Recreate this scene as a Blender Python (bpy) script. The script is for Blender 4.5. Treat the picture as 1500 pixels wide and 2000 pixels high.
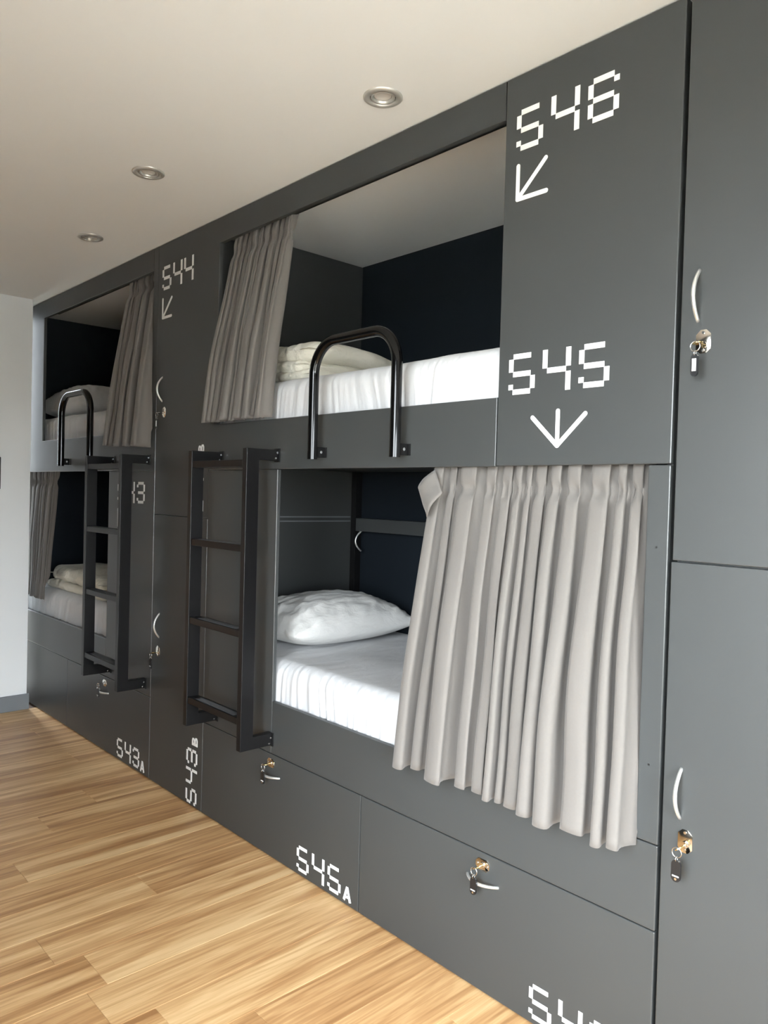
import bpy, bmesh, math, random
from mathutils import Vector, Matrix, noise

random.seed(7)
scene = bpy.context.scene
for o in list(bpy.data.objects):
    bpy.data.objects.remove(o)
C = scene.collection

# ------------------------------------------------------------------ camera
YAW, PITCH, ROLL = 0.82409168, -0.02188839, 0.02698002
CAM = Vector((0.89576146, -1.77571853, 1.48011249))
F_PX = 1496.18
fwd = Vector((-math.sin(YAW) * math.cos(PITCH), math.cos(YAW) * math.cos(PITCH), math.sin(PITCH)))
rgt = Vector((math.cos(YAW), math.sin(YAW), 0))
upv = rgt.cross(fwd)
r2 = rgt * math.cos(ROLL) + upv * math.sin(ROLL)
u2 = -rgt * math.sin(ROLL) + upv * math.cos(ROLL)
cam_data = bpy.data.cameras.new('camera')
cam_data.sensor_fit = 'VERTICAL'
cam_data.sensor_height = 24.0
cam_data.lens = 24.0 * F_PX / 2000.0
cam_data.clip_start = 0.05
cam = bpy.data.objects.new('camera', cam_data)
C.objects.link(cam)
cam.matrix_world = Matrix(((r2.x, u2.x, -fwd.x, CAM.x), (r2.y, u2.y, -fwd.y, CAM.y), (r2.z, u2.z, -fwd.z, CAM.z), (0, 0, 0, 1)))
scene.camera = cam

# ------------------------------------------------------------------ light
scene.view_settings.view_transform = 'Standard'
scene.view_settings.look = 'None'
scene.view_settings.gamma = 1.0
scene.view_settings.use_curve_mapping = False
scene.view_settings.exposure = -0.08
world = bpy.data.worlds.new('sky')
scene.world = world
world.use_nodes = True
bg = world.node_tree.nodes['Background']
bg.inputs['Color'].default_value = (0.88, 0.95, 1.0, 1)
bg.inputs['Strength'].default_value = 33.0
ROOM_X1, ROOM_Y0, CEIL = 1.6, -2.40, 2.7
WIN_Y0, WIN_Y1, WIN_Z0, WIN_Z1 = -2.25, -0.40, 0.08, 2.00
WB_X0, WB_X1, WB_Z0, WB_Z1 = -0.35, 1.50, 0.45, 2.45          # second window, in the wall behind the camera
sun = bpy.data.lights.new('sun_offscreen', 'SUN')
sun.energy = 360.0
sun.angle = math.radians(0.6)
sun.color = (1.0, 0.97, 0.92)
so = bpy.data.objects.new('sun_offscreen', sun)
C.objects.link(so)
so.location = (6, -1, 5)
so.rotation_euler = Vector((-1.0, -0.22, -1.55)).to_track_quat('-Z', 'Y').to_euler()
def portal(name, loc, rot, sx, sy):
    d = bpy.data.lights.new(name, 'AREA')
    d.shape = 'RECTANGLE'
    d.size, d.size_y = sx, sy
    d.cycles.is_portal = True
    o = bpy.data.objects.new(name, d)
    C.objects.link(o)
    o.location = loc
    o.rotation_euler = rot
portal('window_right_offscreen', (ROOM_X1 + 0.16, (WIN_Y0 + WIN_Y1) / 2, (WIN_Z0 + WIN_Z1) / 2), (0, math.radians(90), 0), WIN_Z1 - WIN_Z0, WIN_Y1 - WIN_Y0)
portal('window_behind_offscreen', ((WB_X0 + WB_X1) / 2, ROOM_Y0 - 0.16, (WB_Z0 + WB_Z1) / 2), (math.radians(90), 0, 0), WB_X1 - WB_X0, WB_Z1 - WB_Z0)

# ------------------------------------------------------------------ materials
def nodes_of(name):
    m = bpy.data.materials.new(name)
    m.use_nodes = True
    nt = m.node_tree
    return m, nt, nt.nodes['Principled BSDF']

def N(nt, typ, **kw):
    n = nt.nodes.new(typ)
    for k, v in kw.items():
        setattr(n, k, v)
    return n

def plain(name, col, rough=0.5, metal=0.0, var=0.06, scale=6.0, bump=0.0, bscale=200.0, spec=0.5, coat=0.0):
    m, nt, b = nodes_of(name)
    tc = N(nt, 'ShaderNodeTexCoord')
    nz = N(nt, 'ShaderNodeTexNoise')
    nz.inputs['Scale'].default_value = scale
    nz.inputs['Detail'].default_value = 4
    nt.links.new(tc.outputs['Object'], nz.inputs['Vector'])
    rp = N(nt, 'ShaderNodeValToRGB')
    rp.color_ramp.elements[0].position = 0.3
    rp.color_ramp.elements[1].position = 0.7
    rp.color_ramp.elements[0].color = (*[c * (1 - var) for c in col], 1)
    rp.color_ramp.elements[1].color = (*[min(1, c * (1 + var)) for c in col], 1)
    nt.links.new(nz.outputs['Fac'], rp.inputs['Fac'])
    nt.links.new(rp.outputs['Color'], b.inputs['Base Color'])
    b.inputs['Roughness'].default_value = rough
    b.inputs['Metallic'].default_value = metal
    b.inputs['Specular IOR Level'].default_value = spec
    if coat:
        b.inputs['Coat Weight'].default_value = coat
        b.inputs['Coat Roughness'].default_value = 0.08
    if bump:
        n2 = N(nt, 'ShaderNodeTexNoise')
        n2.inputs['Scale'].default_value = bscale
        n2.inputs['Detail'].default_value = 3
        nt.links.new(tc.outputs['Object'], n2.inputs['Vector'])
        bp = N(nt, 'ShaderNodeBump')
        bp.inputs['Strength'].default_value = bump
        bp.inputs['Distance'].default_value = 0.002
        nt.links.new(n2.outputs['Fac'], bp.inputs['Height'])
        nt.links.new(bp.outputs['Normal'], b.inputs['Normal'])
    return m

def fabric(name, col, weave=900.0, bump=0.10, var=0.025, sheen=0.15):
    m, nt, b = nodes_of(name)
    tc = N(nt, 'ShaderNodeTexCoord')
    mp = N(nt, 'ShaderNodeMapping')
    nt.links.new(tc.outputs['Object'], mp.inputs['Vector'])
    mp.inputs['Scale'].default_value = (1.0, 1.0, 0.6)
    nz = N(nt, 'ShaderNodeTexNoise')
    nz.inputs['Scale'].default_value = 260
    nz.inputs['Detail'].default_value = 5
    nt.links.new(mp.outputs['Vector'], nz.inputs['Vector'])
    rp = N(nt, 'ShaderNodeValToRGB')
    rp.color_ramp.elements[0].position = 0.25
    rp.color_ramp.elements[1].position = 0.75
    rp.color_ramp.elements[0].color = (*[c * (1 - var) for c in col], 1)
    rp.color_ramp.elements[1].color = (*[min(1, c * (1 + var)) for c in col], 1)
    nt.links.new(nz.outputs['Fac'], rp.inputs['Fac'])
    nt.links.new(rp.outputs['Color'], b.inputs['Base Color'])
    b.inputs['Roughness'].default_value = 0.9
    b.inputs['Specular IOR Level'].default_value = 0.15
    b.inputs['Sheen Weight'].default_value = sheen
    w = N(nt, 'ShaderNodeTexNoise')
    w.inputs['Scale'].default_value = weave
    nt.links.new(tc.outputs['Object'], w.inputs['Vector'])
    bp = N(nt, 'ShaderNodeBump')
    bp.inputs['Strength'].default_value = bump
    bp.inputs['Distance'].default_value = 0.001
    nt.links.new(w.outputs['Fac'], bp.inputs['Height'])
    nt.links.new(bp.outputs['Normal'], b.inputs['Normal'])
    return m

def sheet_mat(name, col, axis_scale, bump=0.35, scale=14.0):
    m, nt, b = nodes_of(name)
    b.inputs['Base Color'].default_value = (*col, 1)
    b.inputs['Roughness'].default_value = 0.85
    b.inputs['Specular IOR Level'].default_value = 0.2
    b.inputs['Sheen Weight'].default_value = 0.1
    tc = N(nt, 'ShaderNodeTexCoord')
    mp = N(nt, 'ShaderNodeMapping')
    mp.inputs['Scale'].default_value = axis_scale
    nt.links.new(tc.outputs['Object'], mp.inputs['Vector'])
    nz = N(nt, 'ShaderNodeTexNoise')
    nz.inputs['Scale'].default_value = scale
    nz.inputs['Detail'].default_value = 5
    nz.inputs['Roughness'].default_value = 0.55
    nz.inputs['Distortion'].default_value = 0.6
    nt.links.new(mp.outputs['Vector'], nz.inputs['Vector'])
    bp = N(nt, 'ShaderNodeBump')
    bp.inputs['Strength'].default_value = bump
    bp.inputs['Distance'].default_value = 0.02
    nt.links.new(nz.outputs['Fac'], bp.inputs['Height'])
    nt.links.new(bp.outputs['Normal'], b.inputs['Normal'])
    return m

def wood_mat():
    m, nt, b = nodes_of('oak_laminate')
    tc = N(nt, 'ShaderNodeTexCoord')
    oi = N(nt, 'ShaderNodeObjectInfo')
    ml = N(nt, 'ShaderNodeVectorMath', operation='SCALE')
    cmb = N(nt, 'ShaderNodeCombineXYZ')
    nt.links.new(oi.outputs['Random'], cmb.inputs['X'])
    nt.links.new(oi.outputs['Random'], cmb.inputs['Y'])
    nt.links.new(cmb.outputs['Vector'], ml.inputs[0])
    ml.inputs['Scale'].default_value = 47.0
    ad = N(nt, 'ShaderNodeVectorMath', operation='ADD')
    nt.links.new(tc.outputs['Object'], ad.inputs[0])
    nt.links.new(ml.outputs['Vector'], ad.inputs[1])
    mp = N(nt, 'ShaderNodeMapping')
    mp.inputs['Scale'].default_value = (1.0, 0.055, 1.0)
    nt.links.new(ad.outputs['Vector'], mp.inputs['Vector'])
    # broad streaks
    n1 = N(nt, 'ShaderNodeTexNoise')
    n1.inputs['Scale'].default_value = 9.0
    n1.inputs['Detail'].default_value = 6
    n1.inputs['Roughness'].default_value = 0.55
    n1.inputs['Distortion'].default_value = 1.8
    nt.links.new(mp.outputs['Vector'], n1.inputs['Vector'])
    # narrower irregular veins
    wv = N(nt, 'ShaderNodeTexNoise')
    wv.inputs['Scale'].default_value = 30
    wv.inputs['Detail'].default_value = 3
    wv.inputs['Distortion'].default_value = 1.6
    nt.links.new(mp.outputs['Vector'], wv.inputs['Vector'])
    # fine grain
    mp2 = N(nt, 'ShaderNodeMapping')
    mp2.inputs['Scale'].default_value = (1.0, 0.03, 1.0)
    nt.links.new(ad.outputs['Vector'], mp2.inputs['Vector'])
    n2 = N(nt, 'ShaderNodeTexNoise')
    n2.inputs['Scale'].default_value = 140
    n2.inputs['Detail'].default_value = 3
    nt.links.new(mp2.outputs['Vector'], n2.inputs['Vector'])
    mx = N(nt, 'ShaderNodeMix', data_type='FLOAT')
    mx.inputs[0].default_value = 0.35
    nt.links.new(n1.outputs['Fac'], mx.inputs[2])
    nt.links.new(wv.outputs['Fac'], mx.inputs[3])
    mx2 = N(nt, 'ShaderNodeMix', data_type='FLOAT')
    mx2.inputs[0].default_value = 0.14
    nt.links.new(mx.outputs[0], mx2.inputs[2])
    nt.links.new(n2.outputs['Fac'], mx2.inputs[3])
    # per plank shift
    sh = N(nt, 'ShaderNodeMath', operation='MULTIPLY_ADD')
    nt.links.new(oi.outputs['Random'], sh.inputs[0])
    sh.inputs[1].default_value = 0.045
    nt.links.new(mx2.outputs[0], sh.inputs[2])
    rp = N(nt, 'ShaderNodeValToRGB')
    cr = rp.color_ramp
    cr.elements[0].position = 0.385
    cr.elements[0].color = (0.33, 0.165, 0.066, 1)
    cr.elements[1].position = 0.62
    cr.elements[1].color = (0.76, 0.52, 0.275, 1)
    e = cr.elements.new(0.49)
    e.color = (0.52, 0.295, 0.13, 1)
    e = cr.elements.new(0.56)
    e.color = (0.655, 0.415, 0.20, 1)
    nt.links.new(sh.outputs[0], rp.inputs['Fac'])
    nt.links.new(rp.outputs['Color'], b.inputs['Base Color'])
    b.inputs['Roughness'].default_value = 0.36
    b.inputs['Specular IOR Level'].default_value = 0.35
    bp = N(nt, 'ShaderNodeBump')
    bp.inputs['Strength'].default_value = 0.12
    bp.inputs['Distance'].default_value = 0.001
    nt.links.new(n2.outputs['Fac'], bp.inputs['Height'])
    nt.links.new(bp.outputs['Normal'], b.inputs['Normal'])
    return m

M = {}
M['panel'] = plain('grey_laminate', (0.048, 0.0515, 0.052), spec=0.38, rough=0.42, var=0.02, scale=2.0, bump=0.05, bscale=600)
M['navy'] = plain('navy_paint', (0.006, 0.010, 0.015), rough=0.75, var=0.05, scale=3.0, spec=0.25)
M['ceiling'] = plain('ceiling_paint', (0.83, 0.84, 0.835), rough=0.85, var=0.012, scale=1.5)
M['wall'] = plain('white_wall_paint', (0.76, 0.78, 0.79), rough=0.8, var=0.015, scale=2.0, bump=0.05, bscale=150)
M['base'] = plain('grey_baseboard', (0.16, 0.175, 0.19), rough=0.5, var=0.03)
M['wood'] = wood_mat()
M['subfloor'] = plain('subfloor', (0.10, 0.05, 0.025), rough=0.8)
M['white'] = plain('white_vinyl', (0.86, 0.87, 0.86), rough=0.5, var=0.01)
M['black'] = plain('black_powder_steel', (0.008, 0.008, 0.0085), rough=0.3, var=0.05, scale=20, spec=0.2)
M['tube'] = plain('black_gloss_tube', (0.003, 0.003, 0.003), rough=0.10, var=0.05, spec=0.35)
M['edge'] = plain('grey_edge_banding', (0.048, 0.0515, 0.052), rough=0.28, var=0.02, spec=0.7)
M['tread'] = plain('grey_grip_tape', (0.10, 0.105, 0.11), rough=0.8, bump=0.4, bscale=900)
M['silver'] = plain('satin_aluminium', (0.74, 0.74, 0.72), rough=0.28, metal=0.75, var=0.03)
M['steel'] = plain('bright_steel', (0.72, 0.72, 0.72), rough=0.2, metal=1.0, var=0.03)
M['plate'] = plain('polished_lock_plate', (0.70, 0.66, 0.60), rough=0.12, metal=1.0, var=0.05, scale=60)
M['gold'] = plain('brass_key', (0.85, 0.66, 0.30), rough=0.22, metal=1.0, var=0.06)
M['darkplate'] = plain('dark_metal_plate', (0.06, 0.06, 0.06), rough=0.3, metal=0.8, var=0.1)
M['tag'] = plain('black_plastic', (0.010, 0.010, 0.011), rough=0.35)
M['paper'] = plain('white_paper', (0.85, 0.86, 0.86), rough=0.7)
M['curtain'] = fabric('grey_linen_curtain', (0.150, 0.139, 0.129))
M['sheet'] = sheet_mat('white_sheet', (0.62, 0.625, 0.64), (1.0, 0.35, 0.35), 0.22, 22)
M['pillow'] = sheet_mat('white_pillowcase', (0.70, 0.695, 0.68), (1.0, 0.5, 1.0), 0.5, 13)
M['duvet'] = sheet_mat('cream_duvet', (0.72, 0.69, 0.60), (1.0, 0.6, 1.0), 0.8, 16)
M['lamp'] = plain('silver_lamp_ring', (0.60, 0.59, 0.56), rough=0.35, metal=0.5, var=0.02)
M['bulb'] = plain('frosted_bulb', (0.55, 0.53, 0.50), rough=0.25)
M['frame'] = plain('window_frame', (0.05, 0.05, 0.055), rough=0.4)
M['ground'] = plain('dark_asphalt', (0.05, 0.052, 0.047), rough=0.9, var=0.15, scale=0.6)  # dark tone chosen to limit light bounced up through the windows

def glass_mat():
    m = bpy.data.materials.new('window_glass')
    m.use_nodes = True
    nt = m.node_tree
    nt.nodes.clear()
    out = N(nt, 'ShaderNodeOutputMaterial')
    mix = N(nt, 'ShaderNodeMixShader')
    fr = N(nt, 'ShaderNodeFresnel')
    fr.inputs['IOR'].default_value = 1.45
    tr = N(nt, 'ShaderNodeBsdfTransparent')
    gl = N(nt, 'ShaderNodeBsdfGlossy')
    gl.inputs['Roughness'].default_value = 0.02
    nt.links.new(fr.outputs[0], mix.inputs[0])
    nt.links.new(tr.outputs[0], mix.inputs[1])
    nt.links.new(gl.outputs[0], mix.inputs[2])
    nt.links.new(mix.outputs[0], out.inputs['Surface'])
    return m
M['glass'] = glass_mat()
M['oakdoor'] = plain('oak_door_veneer', (0.55, 0.27, 0.10), rough=0.4, var=0.12, scale=5)  # orange tone for the added door's reflection

# ------------------------------------------------------------------ mesh helpers
def new_obj(name, bm, mat, parent=None, smooth=False, angle=None):
    me = bpy.data.meshes.new(name)
    bmesh.ops.recalc_face_normals(bm, faces=bm.faces[:])
    bm.to_mesh(me)
    bm.free()
    me.materials.append(M[mat] if isinstance(mat, str) else mat)
    if smooth:
        for p in me.polygons:
            p.use_smooth = True
    if angle is not None:
        for p in me.polygons:
            p.use_smooth = True
        me.set_sharp_from_angle(angle=math.radians(angle))
    o = bpy.data.objects.new(name, me)
    C.objects.link(o)
    if parent is not None:
        attach(o, parent)
    return o

ORIGIN = {}
def attach(o, parent):
    """meshes are written in world coordinates; shift so they stay there under their parent"""
    o.parent = parent
    p = ORIGIN.get(parent.name, Vector((0, 0, 0)))
    o.location = Vector(o.location) - p
    ORIGIN[o.name] = Vector((0, 0, 0))   # children meshes keep world data; offset is already in the thing

def thing(name, loc, label, cat, group=None):
    o = bpy.data.objects.new(name, None)
    o.empty_display_size = 0.1
    C.objects.link(o)
    o.location = loc
    ORIGIN[o.name] = Vector(loc)
    o['label'] = label
    o['category'] = cat
    if group:
        o['group'] = group
    return o

def tag(o, label, cat, group=None):
    o['label'] = label
    o['category'] = cat
    if group:
        o['group'] = group
    return o

def struct(o, label=None):
    o['kind'] = 'structure'
    if label:
        o['label'] = label
    return o

def add_box(bm, x0, x1, y0, y1, z0, z1, bev=0.0, seg=2):
    r = bmesh.ops.create_cube(bm, size=1.0)
    vs = r['verts']
    for v in vs:
        v.co.x = x0 + (v.co.x + 0.5) * (x1 - x0)
        v.co.y = y0 + (v.co.y + 0.5) * (y1 - y0)
        v.co.z = z0 + (v.co.z + 0.5) * (z1 - z0)
    if bev > 0:
        es = list({e for v in vs for e in v.link_edges})
        bmesh.ops.bevel(bm, geom=es, offset=bev, segments=seg, profile=0.5, affect='EDGES')
    return vs

def box(name, x0, x1, y0, y1, z0, z1, mat, parent=None, bev=0.0, seg=2):
    bm = bmesh.new()
    add_box(bm, x0, x1, y0, y1, z0, z1, bev, seg)
    return new_obj(name, bm, mat, parent)

def add_prism_xz(bm, pts, y0, y1, bev=0.0, flush=None):
    """polygon in the XZ plane extruded from y0 to y1"""
    a = [bm.verts.new((x, y0, z)) for x, z in pts]
    f = bm.faces.new(a)
    ext = bmesh.ops.extrude_face_region(bm, geom=[f])
    nv = [g for g in ext['geom'] if isinstance(g, bmesh.types.BMVert)]
    for v in nv:
        v.co.y = y1
    if bev:
        es = [e for e in bm.edges if all(v in set(a) for v in e.verts) and not (flush is not None and all(abs(v.co.x - flush) < 1e-5 for v in e.verts))]
        bmesh.ops.bevel(bm, geom=es, offset=bev, segments=2, profile=0.5, affect='EDGES')

def prism(name, pts, y0, y1, mat, parent=None, bev=0.0, flush=None):
    bm = bmesh.new()
    add_prism_xz(bm, pts, y0, y1, bev, flush)
    return new_obj(name, bm, mat, parent)

def add_tube(bm, pts, rad, n=12, cap=True, flat=1.0):
    pts = [Vector(p) for p in pts]
    rads = rad if isinstance(rad, (list, tuple)) else [rad] * len(pts)
    rings = []
    ref = None
    for i, p in enumerate(pts):
        if i == 0:
            d = pts[1] - pts[0]
        elif i == len(pts) - 1:
            d = pts[-1] - pts[-2]
        else:
            d = (pts[i + 1] - pts[i]).normalized() + (pts[i] - pts[i - 1]).normalized()
        d.normalize()
        if ref is None:
            ref = Vector((0, 0, 1)) if abs(d.z) < 0.9 else Vector((1, 0, 0))
        a = d.cross(ref)
        if a.length < 1e-5:
            a = d.cross(Vector((0, 1, 0)))
        a.normalize()
        b = a.cross(d).normalized()
        ref = b
        rings.append([bm.verts.new(p + (a * math.cos(t) + b * math.sin(t) * flat) * rads[i]) for t in [2 * math.pi * k / n for k in range(n)]])
    for r0, r1 in zip(rings, rings[1:]):
        for k in range(n):
            bm.faces.new((r0[k], r0[(k + 1) % n], r1[(k + 1) % n], r1[k]))
    if cap:
        bm.faces.new(rings[0][::-1])
        bm.faces.new(rings[-1])

def add_lathe(bm, cx, cy, prof, n=40, close=False):
    rings = []
    for r, z in prof:
        rings.append([bm.verts.new((cx + r * math.cos(2 * math.pi * k / n), cy + r * math.sin(2 * math.pi * k / n), z)) for k in range(n)])
    for r0, r1 in zip(rings, rings[1:]):
        for k in range(n):
            bm.faces.new((r0[k], r0[(k + 1) % n], r1[(k + 1) % n], r1[k]))
    if close:
        bm.faces.new(rings[-1])

def add_disc_y(bm, x, y0, y1, z, r, n=14):
    add_tube(bm, [(x, y0, z), (x, y1, z)], r, n)

def grid(bm, nu, nv, fn):
    vs = [[bm.verts.new(fn(i / (nu - 1), j / (nv - 1))) for i in range(nu)] for j in range(nv)]
    for j in range(nv - 1):
        for i in range(nu - 1):
            bm.faces.new((vs[j][i], vs[j][i + 1], vs[j + 1][i + 1], vs[j + 1][i]))
    return vs

def nz(x, y, z):
    return noise.noise(Vector((x, y, z)))

def smooth01(t):
    t = max(0.0, min(1.0, t))
    return t * t * (3 - 2 * t)

# ------------------------------------------------------------------ the room
XW = -4.40        # left wall face
BACK = 0.93       # back wall of the bunk alcove
# floor: slab plus planks
floor = struct(box('floor', -5.0, ROOM_X1, ROOM_Y0, 1.0, -0.06, -0.010, 'subfloor'))
PW = 0.19
X0P = -1.483
known = {}
for xc, yj in ((-1.58, -0.905), (-1.77, -0.474), (-1.96, -1.06), (-2.72, -0.31), (-2.53, -0.58), (-1.20, -0.885), (-2.15, -0.80), (-2.34, -1.15), (-2.91, -0.95)):
    known[int(math.floor((xc - X0P) / PW))] = yj
k0 = int(math.floor((XW - X0P) / PW))
k1 = int(math.ceil((ROOM_X1 - X0P) / PW))
for k in range(k0, k1):
    xa = max(XW, X0P + k * PW)
    xb = min(ROOM_X1, X0P + (k + 1) * PW)
    if xb - xa < 0.01:
        continue
    yj = known.get(k, -random.uniform(0.1, 1.25))
    cuts = [0.012]
    y = yj
    while y > -0.05:
        y -= 1.215
    while y > ROOM_Y0:
        cuts.append(y)
        y -= 1.215
    cuts.append(ROOM_Y0)
    for ya, yb in zip(cuts, cuts[1:]):
        bm = bmesh.new()
        g = 0.0003
        vs = add_box(bm, -(xb - xa) / 2 + g, (xb - xa) / 2 - g, -(ya - yb) / 2 + g, (ya - yb) / 2 - g, -0.010, 0.0)
        top = [e for e in bm.edges if all(v.co.z > -0.001 for v in e.verts)]
        bmesh.ops.bevel(bm, geom=top, offset=0.0009, segments=1, affect='EDGES')
        p = new_obj('plank', bm, 'wood')
        p.location = ((xa + xb) / 2, (ya + yb) / 2, 0)
        p.parent = floor

# ceiling with holes for the lamps
LAMPS = [(-0.874, -0.189), (-1.935, -0.442), (-2.865, -0.297)]
bm = bmesh.new()
outer = [bm.verts.new(v) for v in ((-5.0, ROOM_Y0, CEIL), (ROOM_X1, ROOM_Y0, CEIL), (ROOM_X1, 1.0, CEIL), (-5.0, 1.0, CEIL))]
es = [bm.edges.new((outer[i], outer[(i + 1) % 4])) for i in range(4)]
for (lx, ly) in LAMPS:
    ring = [bm.verts.new((lx + 0.043 * math.cos(2 * math.pi * k / 32), ly + 0.043 * math.sin(2 * math.pi * k / 32), CEIL)) for k in range(32)]
    es += [bm.edges.new((ring[i], ring[(i + 1) % 32])) for i in range(32)]
bmesh.ops.triangle_fill(bm, edges=es, use_beauty=True)
add_box(bm, -5.0, ROOM_X1, ROOM_Y0, 1.0, CEIL + 0.12, CEIL + 0.2)
struct(new_obj('ceiling', bm, 'ceiling'))

struct(box('wall_left', -5.0, XW, ROOM_Y0, -0.06, -0.06, CEIL, 'wall'))
struct(box('baseboard_left', XW, XW + 0.012, -1.14, -0.047, 0.0, 0.103, 'base', None, 0.002))
door = struct(box('door_1', XW - 0.01, XW + 0.02, -2.05, -1.15, 0.004, 2.08, 'oakdoor', None, 0.002))  # unseen door, added for the warm reflection on the ladder rungs
bm = bmesh.new()
add_tube(bm, [(XW + 0.018, -1.23, 1.02), (XW + 0.065, -1.23, 1.02), (XW + 0.068, -1.25, 1.02), (XW + 0.068, -1.35, 1.02)], 0.009, 10)
dh = new_obj('door_handle', bm, 'silver', None, smooth=True)
dh.parent = door
bm = bmesh.new()
ya, yb = ROOM_Y0 - 0.2, ROOM_Y0
add_box(bm, -5.0, WB_X0, ya, yb, -0.06, CEIL)
add_box(bm, WB_X1, ROOM_X1 + 0.2, ya, yb, -0.06, CEIL)
add_box(bm, WB_X0, WB_X1, ya, yb, -0.06, WB_Z0)
add_box(bm, WB_X0, WB_X1, ya, yb, WB_Z1, CEIL)
struct(new_obj('wall_behind', bm, 'panel'))
bm = bmesh.new()
ya, yb = ROOM_Y0 - 0.11, ROOM_Y0 - 0.06
for xx in (WB_X0 + 0.025, (WB_X0 + WB_X1) / 2, WB_X1 - 0.025):
    add_box(bm, xx - 0.025, xx + 0.025, ya, yb, WB_Z0, WB_Z1)
for zz in (WB_Z0 + 0.025, WB_Z1 - 0.025):
    add_box(bm, WB_X0, WB_X1, ya, yb, zz - 0.025, zz + 0.025)
win = struct(new_obj('window_2', bm, 'frame'))
for xa, xb in ((WB_X0 + 0.05, (WB_X0 + WB_X1) / 2 - 0.025), ((WB_X0 + WB_X1) / 2 + 0.025, WB_X1 - 0.05)):
    box('pane', xa, xb, ya + 0.02, ya + 0.026, WB_Z0 + 0.05, WB_Z1 - 0.05, 'glass', win)
struct(box('wall_back', -5.0, 0.56, BACK, 1.05, -0.06, CEIL + 0.02, 'navy'))
struct(box('wall_alcove', -5.0, -4.88, 0.019, BACK, -0.06, CEIL, 'navy'))
struct(box('wall_bunk_side', 0.56, ROOM_X1 + 0.2, 0.0, 0.1, -0.06, CEIL, 'wall'))
# window wall on the right
bm = bmesh.new()
add_box(bm, ROOM_X1, ROOM_X1 + 0.2, ROOM_Y0, 0.0, -0.06, WIN_Z0)
add_box(bm, ROOM_X1, ROOM_X1 + 0.2, ROOM_Y0, 0.0, WIN_Z1, CEIL)
add_box(bm, ROOM_X1, ROOM_X1 + 0.2, ROOM_Y0, WIN_Y0, WIN_Z0, WIN_Z1)
add_box(bm, ROOM_X1, ROOM_X1 + 0.2, WIN_Y1, 0.0, WIN_Z0, WIN_Z1)
struct(new_obj('wall_right', bm, 'wall'))
bm = bmesh.new()
xa, xb = ROOM_X1 + 0.06, ROOM_X1 + 0.11
for yy in (WIN_Y0 + 0.025, (WIN_Y0 + WIN_Y1) / 2, WIN_Y1 - 0.025):
    add_box(bm, xa, xb, yy - 0.025, yy + 0.025, WIN_Z0, WIN_Z1)
for zz in (WIN_Z0 + 0.025, WIN_Z1 - 0.025):
    add_box(bm, xa, xb, WIN_Y0, WIN_Y1, zz - 0.025, zz + 0.025)
win = struct(new_obj('window_1', bm, 'frame'))
for ya, yb in ((WIN_Y0 + 0.05, (WIN_Y0 + WIN_Y1) / 2 - 0.025), ((WIN_Y0 + WIN_Y1) / 2 + 0.025, WIN_Y1 - 0.05)):
    box('pane', xa + 0.02, xa + 0.026, ya, yb, WIN_Z0 + 0.05, WIN_Z1 - 0.05, 'glass', win)
struct(box('ground', -250, 250, -250, 250, -3.1, -3.0, 'ground'))  # unseen plane outside, added dark to shape the light coming from below

# ------------------------------------------------------------------ lettering
GLYPH = {
    'S': [(1, 0, 5, 1), (0, 1, 1, 3.5), (1, 3.5, 5, 4.5), (5, 4.5, 6, 7), (1, 7, 5, 8), (0, 6, 1, 7)],
    '4': [(0, 0, 1, 3.5), (1, 3.5, 5, 4.5), (5, 0, 6, 3.5), (5, 4.5, 6, 8)],
    '6': [(1, 0, 5, 1), (5, 1, 6, 2), (0, 1, 1, 3.5), (1, 3.5, 5, 4.5), (0, 4.5, 1, 7), (5, 4.5, 6, 7), (1, 7, 5, 8)],
    '3': [(1, 0, 5, 1), (0, 1, 1, 2), (5, 1, 6, 3.5), (1, 3.5, 5, 4.5), (5, 4.5, 6, 7), (0, 6, 1, 7), (1, 7, 5, 8)],
}
GLYPH['5'] = GLYPH['S']
YT = -0.0009

def stroke(bm, p, q, w, place, rnd=False):
    """flat stroke between two sign points, w wide; optionally with round ends"""
    p, q = Vector(p), Vector(q)
    d = (q - p).normalized()
    n = Vector((-d.y, d.x)) * (w / 2)
    pts = []
    if rnd:
        a0 = math.atan2(n.y, n.x)
        pts += [p + Vector((math.cos(a0 + t), math.sin(a0 + t))) * (w / 2) for t in [math.pi * k / 8 for k in range(9)]]
        pts += [q + Vector((math.cos(a0 + math.pi + t), math.sin(a0 + math.pi + t))) * (w / 2) for t in [math.pi * k / 8 for k in range(9)]]
    else:
        pts = [p + n, p - n, q - n, q + n]
    poly(bm, pts, place)

ZST = [0]
def poly(bm, pts, place):
    # each piece sits a hair proud of the one before so crossing strokes never share a plane
    ZST[0] = (ZST[0] + 1) % 7
    y = YT - 0.00003 * ZST[0]
    a = [bm.verts.new((place(p)[0], y, place(p)[1])) for p in pts]
    f = bm.faces.new(a)
    ext = bmesh.ops.extrude_face_region(bm, geom=[f])
    for g in ext['geom']:
        if isinstance(g, bmesh.types.BMVert):
            g.co.y = 0.0004

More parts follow.
